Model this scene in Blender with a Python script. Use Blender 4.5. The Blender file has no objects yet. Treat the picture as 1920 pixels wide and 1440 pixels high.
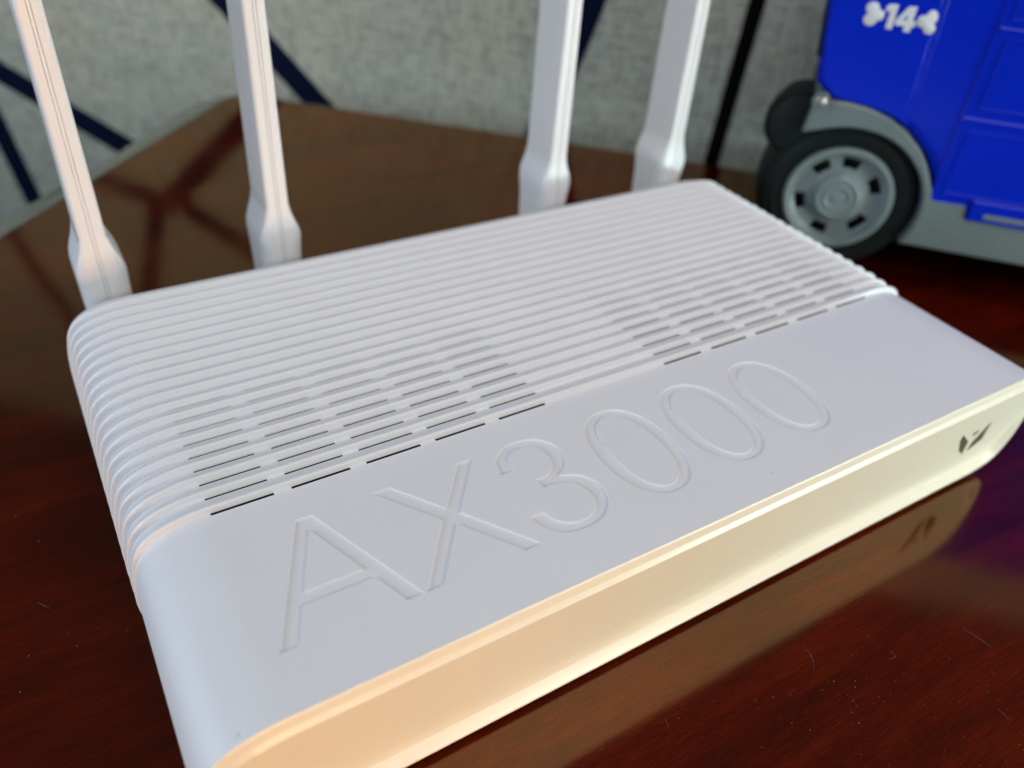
import bpy, bmesh, math, random
from mathutils import Vector, Matrix
from mathutils.geometry import tessellate_polygon
random.seed(7)
SC = bpy.context.scene
COL = SC.collection
U = 0.0175          # one modelling unit in metres (pitch of the vent slots)
TH = 2.23           # height of the router's lid above the table, in units

# ------------------------------------------------------------------ camera
Rcv = Matrix(((0.8567968688466083, -0.5111165090787397, 0.06825715846569119),
              (-0.26759614379364055, -0.5538688590088996, -0.7884298262032918),
              (0.440785014901166, 0.6572588540045257, -0.6113259110092069)))
Cc = Vector((-0.7390903423122075, -7.338575817213099, 7.379544119226624 + TH))
cam = bpy.data.cameras.new('camera'); camo = bpy.data.objects.new('camera', cam); COL.objects.link(camo)
rot = Rcv.transposed() @ Matrix(((1, 0, 0), (0, -1, 0), (0, 0, -1)))
camo.matrix_world = Matrix.Translation(Cc * U) @ rot.to_4x4()
cam.sensor_width = 36; cam.lens = 1513.4129 / 1920 * 36
cam.clip_start = 0.005; cam.clip_end = 50
cam.dof.use_dof = True; cam.dof.focus_distance = 10.3 * U; cam.dof.aperture_fstop = 9.2
cam.dof.aperture_blades = 0
SC.camera = camo

# ------------------------------------------------------------------ world, lamps
w = bpy.data.worlds.new('World'); SC.world = w; w.use_nodes = True
w.node_tree.nodes['Background'].inputs[0].default_value = (0.80, 0.90, 1.0, 1)
w.node_tree.nodes['Background'].inputs[1].default_value = 0.05

def lamp(name, loc, target, size, sizey, power, color, spread=180):
    l = bpy.data.lights.new(name, 'AREA'); l.shape = 'RECTANGLE'; l.size = size * U; l.size_y = sizey * U
    l.energy = power; l.color = color; l.spread = math.radians(spread)
    o = bpy.data.objects.new(name, l); COL.objects.link(o)
    p = Vector(loc) * U; o.location = p
    o.rotation_euler = (Vector(target) * U - p).to_track_quat('-Z', 'Y').to_euler()
    return o
# daylight window behind the camera to the right, warm light low on the left, then added fills
lamp('window_lamp', (30, -30, .82), (13.5, 0, 1.7), 12, 1.2, 0.19, (0.74, 1.0, 1.0), 50)
lamp('warm_lamp', (-3, -28, .78), (-3.5, -3, 1.5), 12, 1.1, 0.118, (1.0, 0.385, 0.03), 56)
lamp('front_fill', (20, -35, 21), (10, 0, 2), 12, 9, 2.0, (1.0, 0.93, 0.78))  # added share of high window light, edges the ribs and lettering
lamp('overhead_fill', (14, -19, 60), (13, 2, 0), 36, 24, 4.15, (0.92, 0.92, 1.0))  # fill added from above for the lid, no ceiling fixture
lamp('left_fill', (-45, 2, 17), (0, 2, 1), 44, 24, 5.2, (0.72, 0.85, 1.0))  # fill added from the left for antenna sides and lid end
lamp('wall_fill', (-43, 42, 12), (9, 21.5, 3), 7, 7, 0.125, (1.0, 0.97, 0.84), 30)  # added only to brighten the wall, no fixture there

SC.view_settings.view_transform = 'Standard'; SC.view_settings.look = 'None'
SC.view_settings.exposure = 0; SC.view_settings.gamma = 1

# ------------------------------------------------------------------ materials
def mat(name, color, rough=0.5, spec=0.5, metal=0, coat=0, coat_rough=0.05, ior=1.5, bump=None, var=None, coat_ior=1.5):
    m = bpy.data.materials.new(name); m.use_nodes = True; nt = m.node_tree; b = nt.nodes['Principled BSDF']
    b.inputs['Base Color'].default_value = (*color, 1); b.inputs['Roughness'].default_value = rough
    b.inputs['Specular IOR Level'].default_value = spec; b.inputs['Metallic'].default_value = metal
    b.inputs['Coat Weight'].default_value = coat; b.inputs['Coat Roughness'].default_value = coat_rough
    b.inputs['Coat IOR'].default_value = coat_ior; b.inputs['IOR'].default_value = ior
    tc = nt.nodes.new('ShaderNodeTexCoord')
    if var:      # (scale, amount): faint mottling of the colour
        n = nt.nodes.new('ShaderNodeTexNoise'); n.inputs['Scale'].default_value = var[0]; n.inputs['Detail'].default_value = 6
        nt.links.new(tc.outputs['Object'], n.inputs['Vector'])
        r = nt.nodes.new('ShaderNodeValToRGB'); a = var[1]
        r.color_ramp.elements[0].position = .3; r.color_ramp.elements[1].position = .7
        r.color_ramp.elements[0].color = (*[c * (1 - a) for c in color], 1)
        r.color_ramp.elements[1].color = (*[min(1, c * (1 + a)) for c in color], 1)
        nt.links.new(n.outputs['Fac'], r.inputs['Fac']); nt.links.new(r.outputs['Color'], b.inputs['Base Color'])
    if bump:     # (scale, strength, distance)
        n = nt.nodes.new('ShaderNodeTexNoise'); n.inputs['Scale'].default_value = bump[0]; n.inputs['Detail'].default_value = 3
        nt.links.new(tc.outputs['Object'], n.inputs['Vector'])
        bp = nt.nodes.new('ShaderNodeBump'); bp.inputs['Strength'].default_value = bump[1]; bp.inputs['Distance'].default_value = bump[2]
        nt.links.new(n.outputs['Fac'], bp.inputs['Height']); nt.links.new(bp.outputs['Normal'], b.inputs['Normal'])
    return m

M = {}
M['white'] = mat('white_plastic', (0.80, 0.80, 0.815), 0.42, 0.5, bump=(9000, 0.12, 0.00003), var=(60, 0.012))
M['panel'] = mat('warm_tinted_gloss_plastic', (0.82, 0.775, 0.64), 0.32, 0.5, bump=(2500, 0.05, 0.00003), var=(60, 0.012))  # white plastic; part of the warm light is tinted into its colour
M['antenna'] = mat('antenna_plastic', (0.80, 0.80, 0.81), 0.33, 0.5, bump=(5000, 0.06, 0.00003))
M['dark'] = mat('vent_darkness', (0.012, 0.012, 0.014), 0.6, 0.2)
M['emblem'] = mat('dark_olive_inlay', (0.10, 0.095, 0.055), 0.35, 0.4, var=(900, 0.3))
M['rubber'] = mat('black_rubber', (0.02, 0.02, 0.02), 0.7, 0.3)
M['blue'] = mat('blue_toy_plastic', (0.0, 0.017, 0.47), 0.26, 0.20, bump=(900, 0.05, 0.00005), var=(40, 0.06))
M['bluedark'] = mat('navy_window_plastic', (0.004, 0.010, 0.06), 0.35, 0.2)
M['grey'] = mat('grey_toy_plastic', (0.135, 0.172, 0.172), 0.38, 0.4, bump=(1500, 0.08, 0.00005), var=(60, 0.06))
M['rim'] = mat('grey_rim_plastic', (0.17, 0.215, 0.22), 0.33, 0.5, bump=(1500, 0.08, 0.00005), var=(90, 0.08))
M['tyre'] = mat('black_tyre_plastic', (0.006, 0.010, 0.010), 0.5, 0.18, bump=(700, 0.15, 0.0001))
M['decal'] = mat('white_print', (0.62, 0.64, 0.66), 0.45, 0.3)
M['metal'] = mat('steel_screw', (0.45, 0.44, 0.4), 0.3, 0.5, metal=1)
M['navy'] = mat('navy_stripe_print', (0.003, 0.006, 0.022), 0.9, 0.05, bump=(2500, 0.2, 0.0001))
M['black'] = mat('black_stripe_print', (0.003, 0.002, 0.002), 0.9, 0.05)
M['dust'] = mat('pale_dust', (0.20, 0.155, 0.13), 0.9, 0.1)
M['scuff'] = mat('brown_smudge', (0.30, 0.24, 0.18), 0.6, 0.2)

def wood():
    m = bpy.data.materials.new('lacquered_mahogany'); m.use_nodes = True; nt = m.node_tree; b = nt.nodes['Principled BSDF']
    N = nt.nodes.new; L = nt.links.new
    tc = N('ShaderNodeTexCoord'); mp = N('ShaderNodeMapping'); mp.inputs['Rotation'].default_value = (0, 0, math.radians(-12))
    mp.inputs['Scale'].default_value = (5, 42, 5)
    L(tc.outputs['Object'], mp.inputs['Vector'])
    n1 = N('ShaderNodeTexNoise'); n1.inputs['Scale'].default_value = 2.2; n1.inputs['Detail'].default_value = 8; n1.inputs['Distortion'].default_value = .7
    L(mp.outputs['Vector'], n1.inputs['Vector'])
    r = N('ShaderNodeValToRGB'); e = r.color_ramp.elements
    e[0].position = .30; e[0].color = (0.042, 0.0028, 0.0006, 1); e[1].position = .72; e[1].color = (0.115, 0.0080, 0.0012, 1)
    x = r.color_ramp.elements.new(.5); x.color = (0.072, 0.0042, 0.0008, 1)
    L(n1.outputs['Fac'], r.inputs['Fac'])
    n2 = N('ShaderNodeTexNoise'); n2.inputs['Scale'].default_value = 9; n2.inputs['Detail'].default_value = 4
    L(tc.outputs['Object'], n2.inputs['Vector'])
    r2 = N('ShaderNodeValToRGB'); r2.color_ramp.elements[0].position = .35; r2.color_ramp.elements[0].color = (.55, .5, .5, 1)
    r2.color_ramp.elements[1].position = .65; r2.color_ramp.elements[1].color = (1.15, 1.1, 1.0, 1)
    L(n2.outputs['Fac'], r2.inputs['Fac'])
    mx = N('ShaderNodeMix'); mx.data_type = 'RGBA'; mx.blend_type = 'MULTIPLY'; mx.inputs['Factor'].default_value = 1
    L(r.outputs['Color'], mx.inputs['A']); L(r2.outputs['Color'], mx.inputs['B'])
    # fine pores
    mp3 = N('ShaderNodeMapping'); mp3.inputs['Rotation'].default_value = (0, 0, math.radians(-12)); mp3.inputs['Scale'].default_value = (60, 900, 60)
    L(tc.outputs['Object'], mp3.inputs['Vector'])
    n3 = N('ShaderNodeTexNoise'); n3.inputs['Scale'].default_value = 2; n3.inputs['Detail'].default_value = 3; L(mp3.outputs['Vector'], n3.inputs['Vector'])
    r3 = N('ShaderNodeValToRGB'); r3.color_ramp.elements[0].position = .35; r3.color_ramp.elements[0].color = (.6, .6, .6, 1); r3.color_ramp.elements[1].position = .6; r3.color_ramp.elements[1].color = (1.1, 1.1, 1.1, 1)
    L(n3.outputs['Fac'], r3.inputs['Fac'])
    mx2 = N('ShaderNodeMix'); mx2.data_type = 'RGBA'; mx2.blend_type = 'MULTIPLY'; mx2.inputs['Factor'].default_value = .7
    L(mx.outputs['Result'], mx2.inputs['A']); L(r3.outputs['Color'], mx2.inputs['B'])
    # body colour under a tinted lacquer: diffuse mixed with a tinted gloss by Fresnel
    nt.nodes.remove(b); out = nt.nodes['Material Output']
    df = N('ShaderNodeBsdfDiffuse'); L(mx2.outputs['Result'], df.inputs['Color'])
    gl = N('ShaderNodeBsdfGlossy'); gl.inputs['Color'].default_value = (1.0, .78, .46, 1)
    fr = N('ShaderNodeFresnel'); fr.inputs['IOR'].default_value = 1.86
    mg = N('ShaderNodeMapRange'); mg.inputs['From Min'].default_value = .35; mg.inputs['From Max'].default_value = .75; L(fr.outputs[0], mg.inputs['Value'])
    cg = N('ShaderNodeMix'); cg.data_type = 'RGBA'; cg.inputs['A'].default_value = (1.0, .78, .46, 1); cg.inputs['B'].default_value = (1, 1, 1, 1)
    L(mg.outputs['Result'], cg.inputs['Factor']); L(cg.outputs['Result'], gl.inputs['Color'])
    sh = N('ShaderNodeMixShader'); L(fr.outputs[0], sh.inputs[0]); L(df.outputs[0], sh.inputs[1]); L(gl.outputs[0], sh.inputs[2]); L(sh.outputs[0], out.inputs['Surface'])
    n4 = N('ShaderNodeTexNoise'); n4.inputs['Scale'].default_value = 14; n4.inputs['Detail'].default_value = 2; L(tc.outputs['Object'], n4.inputs['Vector'])
    bp = N('ShaderNodeBump'); bp.inputs['Strength'].default_value = .25; bp.inputs['Distance'].default_value = .0009
    L(n4.outputs['Fac'], bp.inputs['Height']); L(bp.outputs['Normal'], gl.inputs['Normal'])
    n5 = N('ShaderNodeTexNoise'); n5.inputs['Scale'].default_value = 30; n5.inputs['Detail'].default_value = 5; L(tc.outputs['Object'], n5.inputs['Vector'])
    mr = N('ShaderNodeMapRange'); mr.inputs['To Min'].default_value = .05; mr.inputs['To Max'].default_value = .16
    L(n5.outputs['Fac'], mr.inputs['Value']); L(mr.outputs['Result'], gl.inputs['Roughness'])
    return m
M['wood'] = wood()

def wallpaper():
    m = bpy.data.materials.new('woven_wallpaper'); m.use_nodes = True; nt = m.node_tree; b = nt.nodes['Principled BSDF']
    N = nt.nodes.new; L = nt.links.new
    tc = N('ShaderNodeTexCoord')
    def noise(scale, sx, sy, sz, det=4):
        mp = N('ShaderNodeMapping'); mp.inputs['Scale'].default_value = (sx, sy, sz); L(tc.outputs['Object'], mp.inputs['Vector'])
        n = N('ShaderNodeTexNoise'); n.inputs['Scale'].default_value = scale; n.inputs['Detail'].default_value = det; L(mp.outputs['Vector'], n.inputs['Vector']); return n
    a = noise(430, .2, .2, 1.7, 2); c = noise(430, 1.6, 1.6, .2, 2); d = noise(16, 1, 1, 1)
    ad = N('ShaderNodeMath'); ad.operation = 'ADD'; L(a.outputs['Fac'], ad.inputs[0]); L(c.outputs['Fac'], ad.inputs[1])
    r = N('ShaderNodeValToRGB'); e = r.color_ramp.elements
    e[0].position = .72; e[0].color = (.235, .245, .21, 1); e[1].position = 1.06; e[1].color = (.40, .412, .355, 1)
    hf = N('ShaderNodeMath'); hf.operation = 'MULTIPLY'; hf.inputs[1].default_value = .9; L(ad.outputs[0], hf.inputs[0]); L(hf.outputs[0], r.inputs['Fac'])
    r2 = N('ShaderNodeValToRGB'); r2.color_ramp.elements[0].position = .35; r2.color_ramp.elements[0].color = (.93, .96, .98, 1)
    r2.color_ramp.elements[1].position = .65; r2.color_ramp.elements[1].color = (1.04, 1.02, .97, 1); L(d.outputs['Fac'], r2.inputs['Fac'])
    mx = N('ShaderNodeMix'); mx.data_type = 'RGBA'; mx.blend_type = 'MULTIPLY'; mx.inputs['Factor'].default_value = 1
    L(r.outputs['Color'], mx.inputs['A']); L(r2.outputs['Color'], mx.inputs['B']); L(mx.outputs['Result'], b.inputs['Base Color'])
    bp = N('ShaderNodeBump'); bp.inputs['Strength'].default_value = .5; bp.inputs['Distance'].default_value = .0004
    L(ad.outputs[0], bp.inputs['Height']); L(bp.outputs['Normal'], b.inputs['Normal'])
    b.inputs['Roughness'].default_value = .6; b.inputs['Specular IOR Level'].default_value = .3
    return m
M['wall'] = wallpaper()

# ------------------------------------------------------------------ helpers
def make(name, verts, faces, m, parent=None, smooth=True, angle=35, mats=None, fmat=None):
    me = bpy.data.meshes.new(name)
    me.from_pydata([tuple(Vector(v) * U) for v in verts], [], faces)
    bm = bmesh.new(); bm.from_mesh(me); bmesh.ops.remove_doubles(bm, verts=bm.verts, dist=1e-7)
    bmesh.ops.recalc_face_normals(bm, faces=bm.faces); bm.to_mesh(me); bm.free()
    if m: me.materials.append(m)
    if smooth:
        me.polygons.foreach_set('use_smooth', [True] * len(me.polygons)); me.set_sharp_from_angle(angle=math.radians(angle))
    o = bpy.data.objects.new(name, me); COL.objects.link(o)
    if parent: o.parent = parent
    return o
def thing(name, label, cat, loc=(0, 0, 0), mw=None):
    o = bpy.data.objects.new(name, None); COL.objects.link(o); o.empty_display_size = .01
    o['label'] = label; o['category'] = cat
    if mw is not None: o.matrix_world = mw
    else: o.location = Vector(loc) * U
    return o
class G:
    def __init__(s): s.v = []; s.f = []
    def add(s, v, f):
        b = len(s.v); s.v += [tuple(p) for p in v]; s.f += [tuple(b + i for i in q) for q in f]; return s
    def box(s, a, b):
        x0, y0, z0 = a; x1, y1, z1 = b
        return s.add([(x0, y0, z0), (x1, y0, z0), (x1, y1, z0), (x0, y1, z0), (x0, y0, z1), (x1, y0, z1), (x1, y1, z1), (x0, y1, z1)],
                     [(0, 3, 2, 1), (4, 5, 6, 7), (0, 1, 5, 4), (1, 2, 6, 5), (2, 3, 7, 6), (3, 0, 4, 7)])
    def loft(s, rings, closed=True, cap0=False, cap1=False):
        n = len(rings[0]); b = len(s.v)
        for r in rings: s.v += [tuple(p) for p in r]
        m = n if closed else n - 1
        for i in range(len(rings) - 1):
            for j in range(m):
                a = b + i * n + j; c = b + i * n + (j + 1) % n
                s.f.append((a, c, c + n, a + n))
        if cap0: s.f.append(tuple(b + j for j in range(n)))
        if cap1: s.f.append(tuple(b + (len(rings) - 1) * n + j for j in range(n)))
        return s
    def prism(s, poly, d0, d1, bev=0.0, holes=()):
        """poly in (a, b) plane; third axis 'depth'; bevelled front edge at d0"""
        o = outset(poly, -bev) if bev else poly
        s.loft([[(p[0], d0, p[1]) for p in o], [(p[0], d0 + bev, p[1]) for p in poly], [(p[0], d1, p[1]) for p in poly]], cap0=not holes, cap1=True)
        return s
def outset(poly, d):
    """offset a closed polygon outward by d (mitred)"""
    n = len(poly); area = sum(poly[i][0] * poly[(i + 1) % n][1] - poly[(i + 1) % n][0] * poly[i][1] for i in range(n))
    sg = 1 if area > 0 else -1; out = []
    for i in range(n):
        a = Vector(poly[i - 1][:2]); p = Vector(poly[i][:2]); b = Vector(poly[(i + 1) % n][:2])
        e1 = (p - a).normalized(); e2 = (b - p).normalized()
        n1 = Vector((e1.y, -e1.x)) * sg; n2 = Vector((e2.y, -e2.x)) * sg
        k = 1 + n1.dot(n2); m = (n1 + n2) / max(k, .35)
        out.append((p.x + m.x * d, p.y + m.y * d))
    return out
def spline(pts, per=6, closed=False):
    n = len(pts); out = []
    P = [Vector(p) for p in pts]
    rng = range(n if closed else n - 1)
    for i in rng:
        p0 = P[(i - 1) % n] if closed or i > 0 else P[0] * 2 - P[1]
        p1 = P[i]; p2 = P[(i + 1) % n]
        p3 = P[(i + 2) % n] if closed or i + 2 < n else P[-1] * 2 - P[-2]
        for k in range(per):
            t = k / per
            out.append(tuple(.5 * ((2 * p1) + (p2 - p0) * t + (2 * p0 - 5 * p1 + 4 * p2 - p3) * t * t + (3 * p1 - p0 - 3 * p2 + p3) * t ** 3)))
    if not closed: out.append(tuple(P[-1]))
    return out

# ================================================================== SETTING
# table axes: s along the table's back edge, n towards the wall
dS = Vector((0.72146666, -0.69244917, 0)); dN = Vector((0.69244917, 0.72146666, 0))
def SN(s, n, h=0): return tuple(dS * s + dN * n + Vector((0, 0, h)))
# ---- table with rounded lip and corner
def table():
    def outl(s0, n1, R):
        c = [(60, -45), (60, n1)]
        for k in range(17):
            a = math.pi / 2 + k / 16 * math.pi / 2; c.append((s0 + R + R * math.cos(a), n1 - R + R * math.sin(a)))
        return c + [(s0, -45)]
    inn = outl(-10.32, 19.20, .8); out = outl(-10.62, 19.60, 1.0)
    g = G(); rings = []; r = .4
    for k in range(11):
        a = k / 10 * math.pi / 2; t = math.sin(a)
        rings.append([SN(p[0] + (q_[0] - p[0]) * t, p[1] + (q_[1] - p[1]) * t, -r * (1 - math.cos(a))) for p, q_ in zip(inn, out)])
    rings += [[SN(p[0], p[1], -2.2) for p in out]]
    g.loft(rings, cap0=True, cap1=True)
    o = make('table', g.v, g.f, M['wood'], angle=40)
    for p in o.data.polygons:
        if p.area > .1: p.use_smooth = False
    o['kind'] = 'structure'
    return o
table()
# ---- clear soft plastic table cover: only its overhang beyond the table's left edge and corner can be told from the lacquer
def cover():
    m = bpy.data.materials.new('clear_soft_plastic'); m.use_nodes = True; nt = m.node_tree; N = nt.nodes.new; L = nt.links.new
    nt.nodes.remove(nt.nodes['Principled BSDF']); out = nt.nodes['Material Output']
    tr = N('ShaderNodeBsdfTransparent'); tr.inputs[0].default_value = (.90, .93, .88, 1)
    df = N('ShaderNodeBsdfDiffuse'); df.inputs[0].default_value = (.42, .46, .36, 1)
    gl = N('ShaderNodeBsdfGlossy'); gl.inputs['Roughness'].default_value = .12
    fr = N('ShaderNodeFresnel'); fr.inputs[0].default_value = 1.5
    a = N('ShaderNodeMixShader'); a.inputs[0].default_value = .38; L(tr.outputs[0], a.inputs[1]); L(df.outputs[0], a.inputs[2])
    b = N('ShaderNodeMixShader'); L(fr.outputs[0], b.inputs[0]); L(a.outputs[0], b.inputs[1]); L(gl.outputs[0], b.inputs[2]); L(b.outputs[0], out.inputs['Surface'])
    path = [(-10.30, n) for n in range(-20, 18)]
    for k in range(13):
        a_ = math.pi - k / 12 * math.pi / 2; path.append((-9.5 + .8 * math.cos(a_), 18.4 + .8 * math.sin(a_)))
    path += [(-9.5 + i * .5, 19.2) for i in range(1, 7)]
    rows = []
    for i, (s_, n_) in enumerate(path):
        if i < 38: d_ = (-1, 0)
        elif i < 51: a_ = math.pi - (i - 38) / 12 * math.pi / 2; d_ = (math.cos(a_), math.sin(a_))
        else: d_ = (0, 1)
        w_ = .80 + .05 * math.sin(i * .9) if i < 46 else .80 * max(.12, 1 - (i - 46) / 13)
        pr_ = [(-.10, .012), (.12, .012), (.35, -.03), (.6, -.10), (1.0, -.20), (1.0, -.27), (.6, -.17), (.35, -.11), (.30, -.09)]
        rows.append([SN(s_ + d_[0] * w_ * t, n_ + d_[1] * w_ * t, z + (.03 * math.sin(i * .55) * t if t > .3 else 0)) for t, z in pr_])
    g = G().loft(rows, closed=False)
    o = make('table_cover', g.v, g.f, m, angle=50)
    o['label'] = 'clear soft plastic cover hanging over the left edge of the dark table'; o['category'] = 'table cover'
cover()
# ---- wall with its printed stripes
WN = 19.34 + 2.5
wall = make('wall', *(lambda g: (g.v, g.f))(G().add([SN(-120, WN, -45), SN(120, WN, -45), SN(120, WN, 20), SN(-120, WN, 20),
                                                  SN(-120, WN + 2, -45), SN(120, WN + 2, -45), SN(120, WN + 2, 20), SN(-120, WN + 2, 20)],
        [(0, 1, 2, 3), (7, 6, 5, 4), (0, 4, 5, 1), (3, 2, 6, 7), (0, 3, 7, 4), (1, 5, 6, 2)])), M['wall'], smooth=False)
wall['kind'] = 'structure'
# object axes of the wallpaper weave follow the wall
def stripe(quad, m, e=.012):
    g = G().add([SN(a, WN - e, h) for a, h in quad] + [SN(a, WN + .3, h) for a, h in quad],
                [(0, 1, 2, 3), (0, 4, 5, 1), (1, 5, 6, 2), (2, 6, 7, 3), (3, 7, 4, 0)])
    o = make('stripe', g.v, g.f, m, wall, smooth=False); return o
def band(p, q, wd, m=None, e=.012):
    v = Vector((q[0] - p[0], q[1] - p[1])).normalized(); k = Vector((-v.y, v.x)) * wd / 2
    return stripe([(p[0] - k.x, p[1] - k.y), (q[0] - k.x, q[1] - k.y), (q[0] + k.x, q[1] + k.y), (p[0] + k.x, p[1] + k.y)], m or M['navy'], e)
band((-15.9, 6.40), (-4.3, -5.05), .92, e=.010)          # falls right to the table edge
band((-26.5, .50), (-10, -7.15), .95, e=.011)            # falls right behind the left edge
band((-23.2, -2.2), (-21.6, -10.5), .95, e=.012)
band((-14.9, 6.1), (-5.2, 11.4), .85, e=.013)
band((-16.1, 6.2), (-18.1, 12.6), .85, e=.014)
band((-15.6, 6.1), (-24.0, 4.6), .85, e=.015)
band((-25.2, 6.2), (-21.6, 15.0), .8, e=.016)
band((-.45, -2.0), (3.2, 11.0), .92, e=.017)
band((5.75, -4.5), (6.75, 14.0), .50, M['black'], e=.018)
# floor under the table
fl = make('floor', [(-250, -250, -43), (250, -250, -43), (250, 250, -43), (-250, 250, -43)], [(0, 1, 2, 3)],
          mat('floor_grey_brown', (.10, .08, .06), .6, .3, var=(8, .2)), smooth=False); fl['kind'] = 'structure'

# ================================================================== ROUTER
router = thing('wifi_router', 'white plastic wireless router with ribbed lid, four upright antennas and a warm-tinted front panel', 'router')
XC = 6.02; XR = 13.05
# right half of the outline, from the top middle clockwise: (inset from the right end, depth below lid)
prof = [(1.02, 0), (.90, -.004), (.76, -.020), (.53, -.070), (.38, -.13), (.25, -.22), (.16, -.32), (.09, -.46), (.03, -.70), (0, -1.0), (.0, -1.25), (.045, -1.5),
        (.14, -1.74), (.30, -1.93), (.55, -2.05), (.90, -2.098), (1.3, -2.10)]
half = spline(prof, 3)
def contour(topx):
    """closed outline in x,z; topx = x samples of the flat lid between the curves"""
    right = [(XR - a, z) for a, z in half]
    left = [(2 * XC - x, z) for x, z in reversed(right)]
    top = [(x, 0.0) for x in topx if left[-1][0] + .01 < x < right[0][0] - .01]
    return left + top + right
slot_x = [(i, i + .776) for i in range(5)] + [(7.017 + i, 7.017 + i + .776) for i in range(5)]
xs = sorted(set([0.0, .05, 9.0] + [round(v, 4) for ab in slot_x for v in ab]))
CT = contour(xs); NC = len(CT)
def normals(ct):
    out = []
    n = len(ct)
    for i in range(n):
        a = Vector(ct[i - 1]); b = Vector(ct[(i + 1) % n]); t = (b - a).normalized()
        out.append(Vector((-t.y, t.x)))
    return out
CN = normals(CT)
CN = [n_ if n_.dot(Vector((c[0] - XC, c[1] + 1))) > 0 else -n_ for n_, c in zip(CN, CT)]
for i, c in enumerate(CT):
    if c[1] > -1e-5: CN[i] = Vector((0, 1))
q = 0.2659; NR = 20; YF = -2.937; SD = .037     # rib pitch, count, front edge, slot width
SW = [.037, .034, .031, .028, .024, .020, .016, .012, .008]   # vents get narrower towards the back
def ribpts(r):
    e = q - (SW[r + 1] if r + 1 < len(SW) else .012)
    k = {0: .80, 1: .93}.get(r, 1.05)
    return [(a, b * k) for a, b in RP] + [(e, .010)]
RP = [(0, 0), (.004, .012), (.008, .068), (.013, .092), (.022, .108), (.035, .114), (.049, .111), (.068, .102), (.16, .058)]
ys = [(YF, 0), (-2.5, 0), (-.40, 0), (-SD, 0)]
for r in range(NR):
    for a, b in ribpts(r): ys.append((r * q + a, b))
ys += [(NR * q, 0.0), (NR * q + .05, .0), (NR * q + .10, -.02), (NR * q + .13, -.06)]
def fade(n_):      # the ribs flatten out as they run down the ends
    k = min(1, max(0, (.985 - n_.y) / .95)); k = k * k * (3 - 2 * k); return 1 - .74 * k
rings = [[(c[0] + n_.x * o * fade(n_), y, c[1] + n_.y * o * fade(n_) + TH) for c, n_ in zip(CT, CN)] for y, o in ys]
TX0, TX1 = 0.05, 9.0; TY0, TY1 = -2.5, -.40
g = G(); g.v = [p for r in rings for p in r]
NSR = len(SW)      # rows of vents
def xidx(x): return min(range(NC), key=lambda i: abs(CT[i][0] - x) + (0 if CT[i][1] > -.001 else 9))
slot_cols = [(xidx(a), xidx(b)) for a, b in slot_x]
for i in range(len(rings) - 1):
    y0 = ys[i][0]; y1 = ys[i + 1][0]
    isslot = any(abs(y1 - r * q) < 1e-4 and abs(y0 - (r * q - SW[r])) < 1e-4 for r in range(NSR))
    for j in range(NC):
        k = (j + 1) % NC
        if CT[j][1] > -.001 and CT[k][1] > -.001:
            x0, x1 = CT[j][0], CT[k][0]
            if abs(y0 - TY0) < 1e-4 and x0 > TX0 - 1e-3 and x1 < TX1 + 1e-3: continue     # left open for the lettering plate
            if isslot and any(a <= j and k <= b for a, b in slot_cols): continue
        g.f.append((i * NC + j, i * NC + k, (i + 1) * NC + k, (i + 1) * NC + j))
g.f.append(tuple((len(rings) - 1) * NC + j for j in range(NC)))
# ---- lettering outlines
def ell(cx, cy, a, b, n=2.2, seg=56):
    o = []
    for k in range(seg):
        t = 2 * math.pi * k / seg; c, s_ = math.cos(t), math.sin(t)
        o.append((cx + a * math.copysign(abs(c) ** (2 / n), c), cy + b * math.copysign(abs(s_) ** (2 / n), s_)))
    return o
yt, yb = -.55, -2.235
letters = []    # (outer, [inner...])
letters.append(([(.115, yb), (.855, yt), (1.065, yt), (1.775, yb), (1.555, yb), (1.365, -1.775), (.525, -1.775), (.335, yb)],
                [[(.605, -1.60), (1.29, -1.60), (.955, -.775)]]))
letters.append(([(1.79, yb), (2.425, -1.345), (1.835, yt), (2.085, yt), (2.56, -1.19), (3.05, yt), (3.285, yt), (2.69, -1.335), (3.335, yb), (3.085, yb), (2.555, -1.49), (2.01, yb)], []))
o3 = spline([(3.455, -1.01), (3.52, -.74), (3.72, -.575), (3.955, -.525), (4.24, -.60), (4.41, -.80), (4.425, -1.02), (4.33, -1.22), (4.15, -1.345)], 6)
o3 += spline([(4.155, -1.345), (4.37, -1.44), (4.51, -1.62), (4.535, -1.82), (4.44, -2.06), (4.21, -2.235), (3.93, -2.275), (3.66, -2.21), (3.47, -2.03), (3.40, -1.80)], 6)
i3 = spline([(3.605, -1.80), (3.68, -1.99), (3.83, -2.105), (4.00, -2.135), (4.19, -2.08), (4.30, -1.945), (4.325, -1.79), (4.25, -1.59), (4.08, -1.475), (3.83, -1.445)], 6)
i3 += spline([(3.83, -1.28), (4.03, -1.255), (4.17, -1.14), (4.215, -.98), (4.17, -.80), (4.05, -.695), (3.93, -.67), (3.79, -.70), (3.685, -.82), (3.66, -1.01)], 6)
letters.append((o3 + i3, []))
for cx in (5.394, 6.757, 8.121):
    letters.append((ell(cx, -1.403, .592, .888), [ell(cx, -1.403, .385, .745)]))
def tess(loops, z, g):
    vs = [Vector((p[0], p[1], z)) for l in loops for p in l]
    tr = tessellate_polygon([[Vector((p[0], p[1], 0)) for p in l] for l in loops])
    fs = []
    for t in tr:
        a, b, c = (vs[i] for i in t)
        if ((b - a).cross(c - a)).length < 1e-9: continue
        fs.append(tuple(t))
    g.add(vs, fs)
plate = [(TX0, TY0)] + [(x, TY0) for x in xs if TX0 < x < TX1] + [(TX1, TY0), (TX1, TY1)] + [(x, TY1) for x in reversed(xs) if TX0 < x < TX1] + [(TX0, TY1)]
tess([plate] + [l[0] for l in letters], TH, g)
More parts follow.
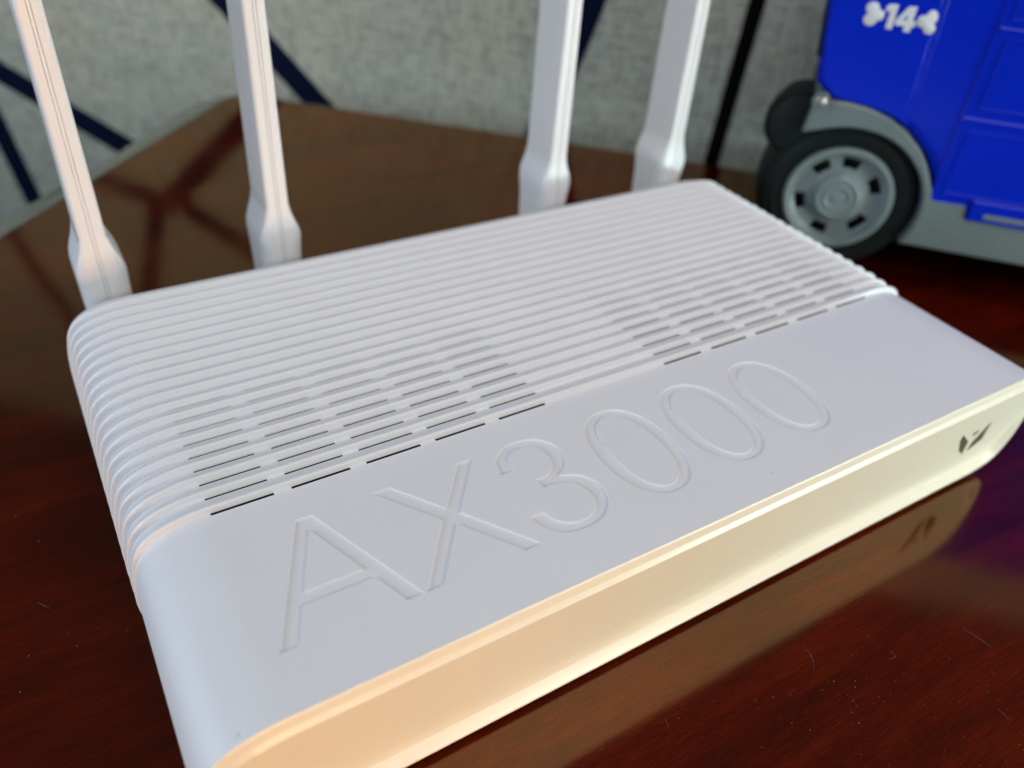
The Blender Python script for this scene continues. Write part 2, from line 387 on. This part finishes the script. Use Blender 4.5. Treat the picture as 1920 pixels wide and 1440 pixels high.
for l in letters:
    for h in l[1]: tess([h], TH, g)
# mesh: keep lid normals consistent by hand (open where letters and vents are let in)
lid = make('lid', g.v, g.f, M['white'], router, angle=50)
for p in lid.data.polygons:
    if all(abs(lid.data.vertices[i].co.z - TH * U) < 1e-7 for i in p.vertices): p.use_smooth = False
for l in letters:
    d = .025; wl = .006; gl = G()
    loops = [(l[0], -wl)] + [(h, wl) for h in l[1]]
    low = []
    for lp, ofs in loops:
        lo = outset(lp, ofs); low.append(lo); mid = outset(lp, ofs * .15)
        gl.loft([[(p[0], p[1], TH) for p in lp], [(p[0], p[1], TH - .004) for p in mid], [(p[0], p[1], TH - d) for p in lo]])
    tess(low, TH - d, gl)
    lo_ = make('letter', gl.v, gl.f, M['white'], router, angle=28)
    for p in lo_.data.polygons:
        if all(abs(lo_.data.vertices[i].co.z - (TH - d) * U) < 1e-7 for i in p.vertices): p.use_smooth = False
# ---- vents: narrow wells with dark floors
dw = .30
for r in range(NSR):
    gw = G(); w_ = SW[r]; zf = .010 if r else 0
    gw.loft([[(0, -w_, zf), (.776, -w_, zf), (.776, 0, 0), (0, 0, 0)], [(0, -w_, -dw), (.776, -w_, -dw), (.776, 0, -dw), (0, 0, -dw)]], cap1=True)
    slot_me = None
    for a, b in slot_x:
        if slot_me is None:
            o = make('vent_slot', gw.v, gw.f, M['dark'], router, smooth=False); slot_me = o.data
        else:
            o = bpy.data.objects.new('vent_slot', slot_me); COL.objects.link(o); o.parent = router
        o.location = Vector((a, r * q, TH)) * U
# ---- front bezel and recessed panel
def eP(z): return .065 + (z + .25) / (-1.70) * (-.185)     # how far the panel stands proud (minus: recessed)
def ring(dt_, db_, et, eb, plane=False):
    out = []
    for c, n_ in zip(CT, CN):
        t = (1 - n_.y) / 2; t = t * t * (3 - 2 * t)
        d = dt_ + (db_ - dt_) * t; e = et + (eb - et) * t
        x = c[0] - n_.x * d; z = c[1] - n_.y * d
        if plane: e = eP(z)
        out.append((x, YF - e, z + TH))
    return out
R0 = ring(0, 0, 0, 0)
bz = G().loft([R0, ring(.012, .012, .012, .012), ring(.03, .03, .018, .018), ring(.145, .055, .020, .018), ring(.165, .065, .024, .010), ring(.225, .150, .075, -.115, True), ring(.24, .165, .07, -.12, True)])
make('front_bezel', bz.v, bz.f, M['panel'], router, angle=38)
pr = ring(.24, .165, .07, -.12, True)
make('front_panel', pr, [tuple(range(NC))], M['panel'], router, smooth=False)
# ---- emblem let into the panel near its right end
def img2panel(u, v):   # point of the panel plane seen at a pixel of the 1920 px photograph
    dirv = Rcv.transposed() @ Vector(((u - 960) / 1513.4129, (v - 720) / 1513.4129, 1))
    o_ = Vector((-0.7390903, -7.3385758, 7.3795441)); t = (YF - o_.y) / dirv.y
    for _ in range(12):
        p = o_ + dirv * t; t = (YF - eP(p.z) - o_.y) / dirv.y
    p = o_ + dirv * t; return (p.x, p.z)
embpx = [[(1806.5, 815.5), (1815.5, 827), (1812, 834), (1803, 851), (1797, 846), (1800, 828)],
         [(1859, 790.5), (1840, 823), (1812.5, 845), (1823, 828), (1836.5, 814)],
         [(1822.5, 815), (1836, 805.5), (1834.8, 808.5), (1825, 817.5)]]
ge = G()
for e in embpx:
    pl = [img2panel(*p) for p in e]
    ge.loft([[(x, YF - eP(z) - .006, z + TH) for x, z in outset(pl, -.004)], [(x, YF - eP(z) + .02, z + TH) for x, z in pl]], cap0=True)
make('emblem', ge.v, ge.f, M['emblem'], router, smooth=False)
# ---- feet and underside plate
for x, y in ((.6, -2.1), (11.4, -2.1), (.6, 4.6), (11.4, 4.6)):
    gg = G().loft([[(x + .35 * math.cos(t * math.pi / 10), y + .35 * math.sin(t * math.pi / 10), z) for t in range(20)] for z in (0.0, .16)], cap0=True, cap1=True)
    make('foot', gg.v, gg.f, M['rubber'], router)

# ---- antennas
def section(wd, dp, r, notch, z, cx, cy, seg=7):
    """rounded rectangle, front (low y) face carries the moulding seam"""
    r = min(r, wd / 2 - .05, dp / 2 - .01); hx, hy = wd / 2, dp / 2; o = []
    def arc(ax, ay, a0):
        for k in range(seg + 1):
            a = math.radians(a0 + 90 * k / seg); o.append((cx + ax + r * math.cos(a), cy + ay + r * math.sin(a), z))
    nw, nd = .010, .022 * (notch > 0)
    arc(-hx + r, -hy + r, 180)
    for k_ in (-1, 1):
        gx = cx + k_ * .026
        o.extend([(gx - nw, cy - hy, z), (gx, cy - hy + nd, z), (gx + nw, cy - hy, z)])
    arc(hx - r, -hy + r, 270)
    arc(hx - r, hy - r, 0); arc(-hx + r, hy - r, 90)
    return o
def antenna(cx, base):
    yf = 6.0
    root = bpy.data.objects.new('antenna', None); COL.objects.link(root); root.parent = router; root.location = Vector((cx, yf + .5, 1.2)) * U; root.empty_display_size = .01
    # (z above lid, width, depth, corner radius)
    st = [(-.85, .76, 1.12, .34), (-.25, .78, 1.12, .30), (.00, .79, 1.13, .25), (.14, .785, 1.12, .20), (.26, .74, 1.09, .15), (.38, .655, 1.06, .11), (.50, .56, 1.03, .09), (.62, .485, 1.01, .08),
          (.76, .435, 1.0, .075), (.95, .41, 1.0, .07), (4.4, .365, .985, .065), (8.6, .33, .95, .06), (8.9, .30, .92, .06), (9.05, .22, .84, .06)]
    zz = spline([(a, b, c) for a, b, c, d in st], 3); rr = spline([(a, d, 0) for a, b, c, d in st], 3)
    rings = []
    for (z, wd, dp), (_, r, _2) in zip(zz, rr):
        rings.append(section(wd, dp, r, 1, z + TH - 1.2, 0, -.5 + dp / 2 - (dp - 1) * .6))
    gb = G().loft(rings, cap0=True, cap1=True)
    make('blade', gb.v, gb.f, M['antenna'], root, angle=42)
    # hinge barrel and arm into the back of the case
    hb = G()
    for y0, y1, r in ((-1.05, -.45, .30), (-.5, .62, .27)):
        hb.loft([[(r * math.cos(t * math.pi / 12), y, -.42 + r * math.sin(t * math.pi / 12)) for t in range(24)] for y in (y0, y0 + .03, y1 - .03, y1)], cap0=True, cap1=True)
    make('hinge', hb.v, hb.f, M['antenna'], root, angle=42)
    return root
for cx in (-.165, 2.875, 8.915, 12.19): antenna(cx, 0)

# ================================================================== TOY TRUCK
dT = Vector((0.67986904, -0.73333355, 0)); nT = Vector((0.73333355, 0.67986904, 0))   # along the side, away from the camera
mw = Matrix((( dT.x, nT.x, 0, 16.1 * U), (dT.y, nT.y, 0, 2.9 * U), (0, 0, 1, 0), (0, 0, 0, 1)))
truck = thing('toy_truck', 'blue and grey toy truck with the number 14 on its side, beside the white router', 'toy truck', mw=mw)
# local axes: x along the side (to the right), y depth (away from the camera), z up
def P3(poly, d0, d1, bev, name, m, parent=truck, angle=35):
    g = G().prism(poly, d0, d1, bev); return make(name, g.v, g.f, m, parent, angle=angle)
WD = 6.6      # truck width
# chassis with wheel arch
arc_in = [(.60, 1.15), (.74, 1.55), (.78, 2.0), (.68, 2.45), (.42, 2.90), (.02, 3.28), (-.45, 3.52), (-.98, 3.62), (-1.5, 3.585), (-2.0, 3.43), (-2.26, 3.36)]
arc_in = spline(arc_in, 3)
arc_out = [(-2.20, 3.95), (-2.17, 4.17), (-2.06, 4.27), (-1.95, 4.24), (-1.86, 4.13), (-1.5, 4.15), (-1.0, 4.09), (-.5, 3.93), (-.06, 3.68), (.32, 3.36), (.62, 2.97), (.84, 2.55), (.94, 2.34)]
ch = arc_in + arc_out + [(1.62, 2.36), (1.70, 2.31), (1.74, 2.00), (9.6, 1.98), (9.6, 1.15)]
chas = P3(ch, -.06, 1.1, .045, 'chassis', M['grey'])
g = G().box((-1.9, 1.1, 3.2), (9.4, WD - 1.1, 3.9)).box((1.0, 1.1, 1.2), (9.4, WD - 1.1, 3.3)); make('underframe', g.v, g.f, M['tyre'], truck)
P3([(a + .9 if a < 0 else a, b) for a, b in ch], WD - 1.1, WD + .06, .0, 'chassis', M['grey'])
# blue body side and shell
body_out = [(-1.83, 4.10), (-2.0, 4.22), (-2.22, 4.42), (-2.30, 4.72), (-2.42, 5.46), (-2.50, 6.1), (-2.58, 7.4), (-2.3, 8.3), (-1.6, 8.6), (9.5, 8.6), (9.5, 2.1), (.75, 2.1), (.84, 2.7), (.50, 3.2), (-.06, 3.70), (-.9, 4.05)]
g = G()
r = .26; rg = []
for k in range(6):
    a = k / 5 * math.pi / 2
    rg.append([(p[0], r - r * math.sin(a), p[1]) for p in outset(body_out, -(r - r * math.cos(a)) if False else -(r * (1 - math.cos(math.pi / 2 - a))))])
rg = []
for k in range(6):
    a = k / 5 * math.pi / 2; ins = r * (1 - math.sin(a)); dpt = r * (1 - math.cos(a))
    rg.append([(p[0], dpt, p[1]) for p in (outset(body_out, -ins) if ins > 1e-6 else body_out)])
shr = lambda p, k: (p[0] + (k if p[0] < 0 else 0))
rg.append([(shr(p, .25), 1.6, p[1]) for p in body_out]); rg.append([(shr(p, .9), WD - .2, p[1]) for p in body_out]); rg.append([(shr(p, .9), WD, p[1]) for p in outset(body_out, -.2)])
g.loft(rg, cap0=True, cap1=True); body = make('body', g.v, g.f, M['blue'], truck, angle=50)
# cab door skin left of the seam: a slab standing slightly proud, giving the slanting seam
P3([(-2.16, 4.52), (-2.24, 4.8), (-2.36, 5.6), (-2.46, 7.3), (-.35, 7.3), (-.30, 5.46), (-.22, 3.90), (-.60, 4.03), (-1.2, 4.15), (-1.80, 4.2)], -.035, .2, .03, 'cab_side', M['blue'])
P3([(-.23, 3.86), (-.25, 5.4), (-.33, 7.8), (-.27, 7.8), (-.18, 5.4), (-.155, 3.80)], -.012, .1, .01, 'seam_rib', M['blue'])
# cargo door with raised rails and recessed panels
door = P3([(.86, 2.22), (.84, 3.0), (.80, 6.3), (.76, 8.2), (5.6, 8.2), (5.6, 2.22)], -.05, .3, .04, 'cargo_door', M['blue'])
def frame(a0, b0, a1, b1, wd=.05, skew=0, name='panel_frame'):
    g = G(); o = [(a0, b0), (a1, b0), (a1 - skew, b1), (a0 - skew, b1)]; i = outset(o, -wd); m_ = outset(o, -wd / 2)
    g.loft([[(p[0], -.05, p[1]) for p in o], [(p[0], -.085, p[1]) for p in m_], [(p[0], -.045, p[1]) for p in i]])
    return make(name, g.v, g.f, M['blue'], door, angle=60)
frame(1.06, 2.52, 5.2, 3.97); frame(1.06, 4.42, 5.2, 5.84); frame(1.0, 6.17, 5.2, 7.7)
for h in (4.20, 6.01):
    g = G().prism([(.86, h - .035), (5.5, h - .035), (5.5, h + .035), (.86, h + .035)], -.085, .0, .03); make('rail', g.v, g.f, M['blue'], door)
# latch tongue hooked over the sill
P3([(1.74, 2.50), (1.76, 2.02), (5.2, 2.02), (5.2, 2.50)], -.13, .2, .035, 'latch', M['blue'])
P3([(2.04, 2.17), (2.10, 2.11), (2.92, 2.11), (2.98, 2.17), (2.92, 2.235), (2.10, 2.235)], -.150, -.09, .012, 'latch_slot', M['grey'])
# screw at the arch
g = G().loft([[(-2.05 + r_ * math.cos(t * math.pi / 9), y, 4.10 + r_ * math.sin(t * math.pi / 9)) for t in range(18)] for y, r_ in ((-.05, .10), (-.085, .095), (-.10, .07), (-.085, .04))], cap1=True)
make('screw', g.v, g.f, M['metal'], truck)
g = G().loft([[(-2.05 + r_ * math.cos(t * math.pi / 9), y, 4.10 + r_ * math.sin(t * math.pi / 9)) for t in range(18)] for y, r_ in ((-.05, .20), (-.09, .18), (-.09, .125), (-.055, .11))])
make('screw_boss', g.v, g.f, M['grey'], truck)
g = G().box((-1.80, -.085, 3.93), (-1.73, -.05, 4.12)); make('chassis_rib', g.v, g.f, M['grey'], truck)
# front: black bumper and fender nose, dark windscreen edge
gb = G(); rg = []
nose = spline([(-1.95, 2.75), (-2.5, 2.72), (-2.92, 2.85), (-3.10, 3.2), (-3.08, 3.6), (-2.85, 3.95), (-2.5, 4.10), (-2.0, 4.12)], 3)
for y, k in ((.22, .80), (.28, .93), (.5, 1), (.8, .985), (1.15, .93), (1.5, .84), (1.85, .70), (2.1, .52), (2.25, .3)):
    cx, cz = -1.95, 3.2; rg.append([(cx + (a - cx) * k, y, cz + (b - cz) * min(1, k + .15)) for a, b in nose])
gb.loft(rg, closed=True, cap0=True, cap1=True); make('bumper', gb.v, gb.f, M['tyre'], truck, angle=50)
g = G().loft([[(-2.40 + dx, y, 4.95), (-2.50 + dx, y, 5.9), (-2.60 + dx, y, 7.2), (-2.20, y, 7.2), (-2.10, y, 4.95)] for y, dx in ((.10, .08), (.22, .0), (1.5, .18), (3.0, .5))], cap0=True, cap1=True)
make('windscreen', g.v, g.f, M['bluedark'], truck)
# wheels
def wheel(cs, depth, flip=False):
    root = bpy.data.objects.new('wheel', None); COL.objects.link(root); root.parent = truck; root.empty_display_size = .01
    root.location = Vector((cs, depth, 1.90)) * U
    if flip: root.rotation_euler = (0, 0, math.pi)
    def rev(pr, name, m, seg=72, cap=False, ang=35):
        g = G().loft([[(r_ * math.cos(2 * math.pi * k / seg), y, r_ * math.sin(2 * math.pi * k / seg)) for k in range(seg)] for y, r_ in pr], cap1=cap)
        return make(name, g.v, g.f, m, root, angle=ang)
    rev([(.06, 1.17), (.02, 1.22), (.02, 1.28), (.0, 1.34), (-.02, 1.42), (-.02, 1.52), (.01, 1.56), (.03, 1.60), (.02, 1.64), (.06, 1.70), (.16, 1.77), (.32, 1.83), (.52, 1.88), (.9, 1.90), (1.4, 1.88), (1.5, 1.8), (1.5, .9)], 'tyre', M['tyre'], 96)
    # rim dish with six rectangular windows: built as a ring grid with faces left out
    seg = 96; prf = [(.10, 1.24), (-.02, 1.235), (-.07, 1.20), (-.08, 1.15), (-.05, 1.09), (.02, 1.05), (.10, 1.02), (.13, .98), (.14, .96), (.14, .72), (.13, .66), (.10, .60)]
    g = G(); hol = [129, 84, 28, -41, -103, -163]
    for y, r_ in prf: g.v += [(r_ * math.cos(2 * math.pi * (k) / seg), y, r_ * math.sin(2 * math.pi * (k) / seg)) for k in range(seg)]
    for i in range(len(prf) - 1):
        for k in range(seg):
            a = math.degrees(2 * math.pi * (k + .5) / seg)
            if i == 8 and any(abs((a - h + 180) % 360 - 180) < 14 for h in hol): continue
            g.f.append((i * seg + k, i * seg + (k + 1) % seg, (i + 1) * seg + (k + 1) % seg, (i + 1) * seg + k))
    make('rim', g.v, g.f, M['rim'], root, angle=30)
    rev([(.45, 1.1), (.45, .01)], 'rim_backing', M['dark'], 48, True)
    rev([(.12, .62), (.08, .60), (.02, .53), (-.04, .50), (-.06, .47), (-.055, .42), (-.03, .40), (-.03, .34), (-.05, .32), (-.05, .27), (-.035, .25), (-.03, .15), (-.05, .13), (-.055, .02)], 'hub_cap', M['rim'], 48, True)
    return root
wheel(-1.04, .12); wheel(7.4, .12); wheel(-.2, WD - .12, True); wheel(7.4, WD - .12, True)
# number 14 between two bone ends
dec = [spline([(-1.60, 6.19), (-1.50, 6.15), (-1.455, 6.06), (-1.36, 6.03), (-1.34, 5.93), (-1.37, 5.87), (-1.43, 5.85), (-1.49, 5.76), (-1.60, 5.73), (-1.70, 5.79), (-1.715, 5.89), (-1.67, 5.96), (-1.725, 6.03), (-1.715, 6.14)], 4, True),
       spline([(-.49, 6.17), (-.40, 6.165), (-.33, 6.09), (-.325, 5.98), (-.36, 5.93), (-.30, 5.86), (-.32, 5.76), (-.41, 5.72), (-.50, 5.76), (-.545, 5.83), (-.64, 5.84), (-.685, 5.90), (-.68, 6.0), (-.64, 6.05), (-.56, 6.07)], 4, True)]
bones = []
for p in dec: P3(p, -.060, -.02, .015, 'bone_mark', M['decal'], angle=60)
P3([(-1.30, 6.185), (-1.13, 6.195), (-1.115, 5.72), (-1.245, 5.72), (-1.25, 6.06), (-1.34, 6.03), (-1.345, 6.12)], -.060, -.02, .015, 'digit', M['decal'])
g = G()
four = [(-.92, 6.19), (-.765, 6.20), (-.765, 5.925), (-.705, 5.925), (-.705, 5.815), (-.765, 5.815), (-.765, 5.715), (-.89, 5.715), (-.89, 5.815), (-1.09, 5.815), (-1.09, 5.91)]
hole4 = [(-.965, 5.925), (-.89, 5.925), (-.885, 6.04)]
tmp = G(); tess([four, hole4], 0, tmp); g.add([(v[0], -.060, v[1]) for v in tmp.v], tmp.f)
g.loft([[(p[0], -.060, p[1]) for p in four], [(p[0], -.02, p[1]) for p in four]]); g.loft([[(p[0], -.060, p[1]) for p in hole4], [(p[0], -.02, p[1]) for p in hole4]])
make('digit', g.v, g.f, M['decal'], truck)

# ================================================================== dust and hairs on the table
def onT(u, v, h=0.0):
    dirv = Rcv.transposed() @ Vector(((u - 960) / 1513.4129, (v - 720) / 1513.4129, 1)); t = (h - Cc.z) / dirv.z; return Cc + dirv * t
def hair(pts, r=.006, h=.02, name='hair', m=None):
    c = [Vector(p) for p in pts]; c = [Vector(p) for p in spline([tuple(p) for p in c], 6)]; rings = []
    for i, p in enumerate(c):
        t = (c[min(i + 1, len(c) - 1)] - c[max(i - 1, 0)]).normalized(); s_ = t.cross(Vector((0, 0, 1))).normalized(); up = s_.cross(t)
        k = 1 - .6 * abs(2 * i / (len(c) - 1) - 1)
        rings.append([tuple(p + (s_ * math.cos(a) + up * math.sin(a)) * r * k) for a in (0, 2.09, 4.19)])
    g = G().loft(rings); return g
g = G()
hairs_px = [[(1482, 1096), (1530, 1078), (1568, 1050), (1602, 1040)], [(1803, 1178), (1835, 1198), (1860, 1216)], [(1246, 1345), (1250, 1356), (1253, 1363)], [(1505, 1212), (1522, 1233), (1527, 1257)],
            [(1668, 1222), (1678, 1230), (1672, 1236), (1662, 1234)], [(1154, 1236), (1155, 1250)], [(1870, 1330), (1895, 1352)], [(70, 1130), (95, 1142)]]
for px in hairs_px:
    pts = [onT(u, v) + Vector((0, 0, .012)) for u, v in px]; h = hair(pts, .0022)
    g.add(h.v, h.f)
def speck(c, s_):
    a = random.random() * 6.3; v = []
    for k in range(5):
        t = a + k * 1.256; rr_ = s_ * random.uniform(.5, 1.2); v.append((c[0] + rr_ * math.cos(t) * random.uniform(.5, 1.5), c[1] + rr_ * math.sin(t), c[2] + .001))
    v.append((c[0], c[1], c[2] + s_ * .7)); g.add(v, [(k, (k + 1) % 5, 5) for k in range(5)])
for _ in range(300):
    u = random.uniform(-50, 1980); v = random.uniform(700, 1500); p = onT(u, v)
    if -1.2 < p.x < 13.3 and -3.1 < p.y < 5.6: continue
    speck((p.x, p.y, 0.0), random.choice([.003, .004, .004, .005, .006, .010]))
for _ in range(150):
    p = onT(random.gauss(1600, 230), random.gauss(1330, 70))
    speck((p.x, p.y, 0.0), random.choice([.003, .004, .005, .008]))
d = make('table_dust', g.v, g.f, M['dust'], smooth=False); d['kind'] = 'stuff'; d['label'] = 'pale dust specks and short hairs on the dark red table'; d['category'] = 'dust'
# specks of dirt on the router
g = G()
def onL(u, v):
    dirv = Rcv.transposed() @ Vector(((u - 960) / 1513.4129, (v - 720) / 1513.4129, 1)); t = (TH - Cc.z) / dirv.z; return Cc + dirv * t
for u, v, s_ in [(447, 1377, .014), (1449, 887, .010), (1134, 798, .006), (1290, 884, .007), (508, 1052, .006), (330, 1010, .005), (980, 1150, .004), (700, 1200, .004), (1600, 700, .006), (1420, 1000, .004)]:
    p = onL(u, v); speck((p.x, p.y, TH), s_)
for _ in range(46):
    x_, y_ = random.uniform(0, 12), random.uniform(-2.9, -.1); speck((x_, y_, TH), random.choice([.0018, .0022, .003]))
make('grime', g.v, g.f, M['scuff'], router, smooth=False)['kind'] = 'stuff'
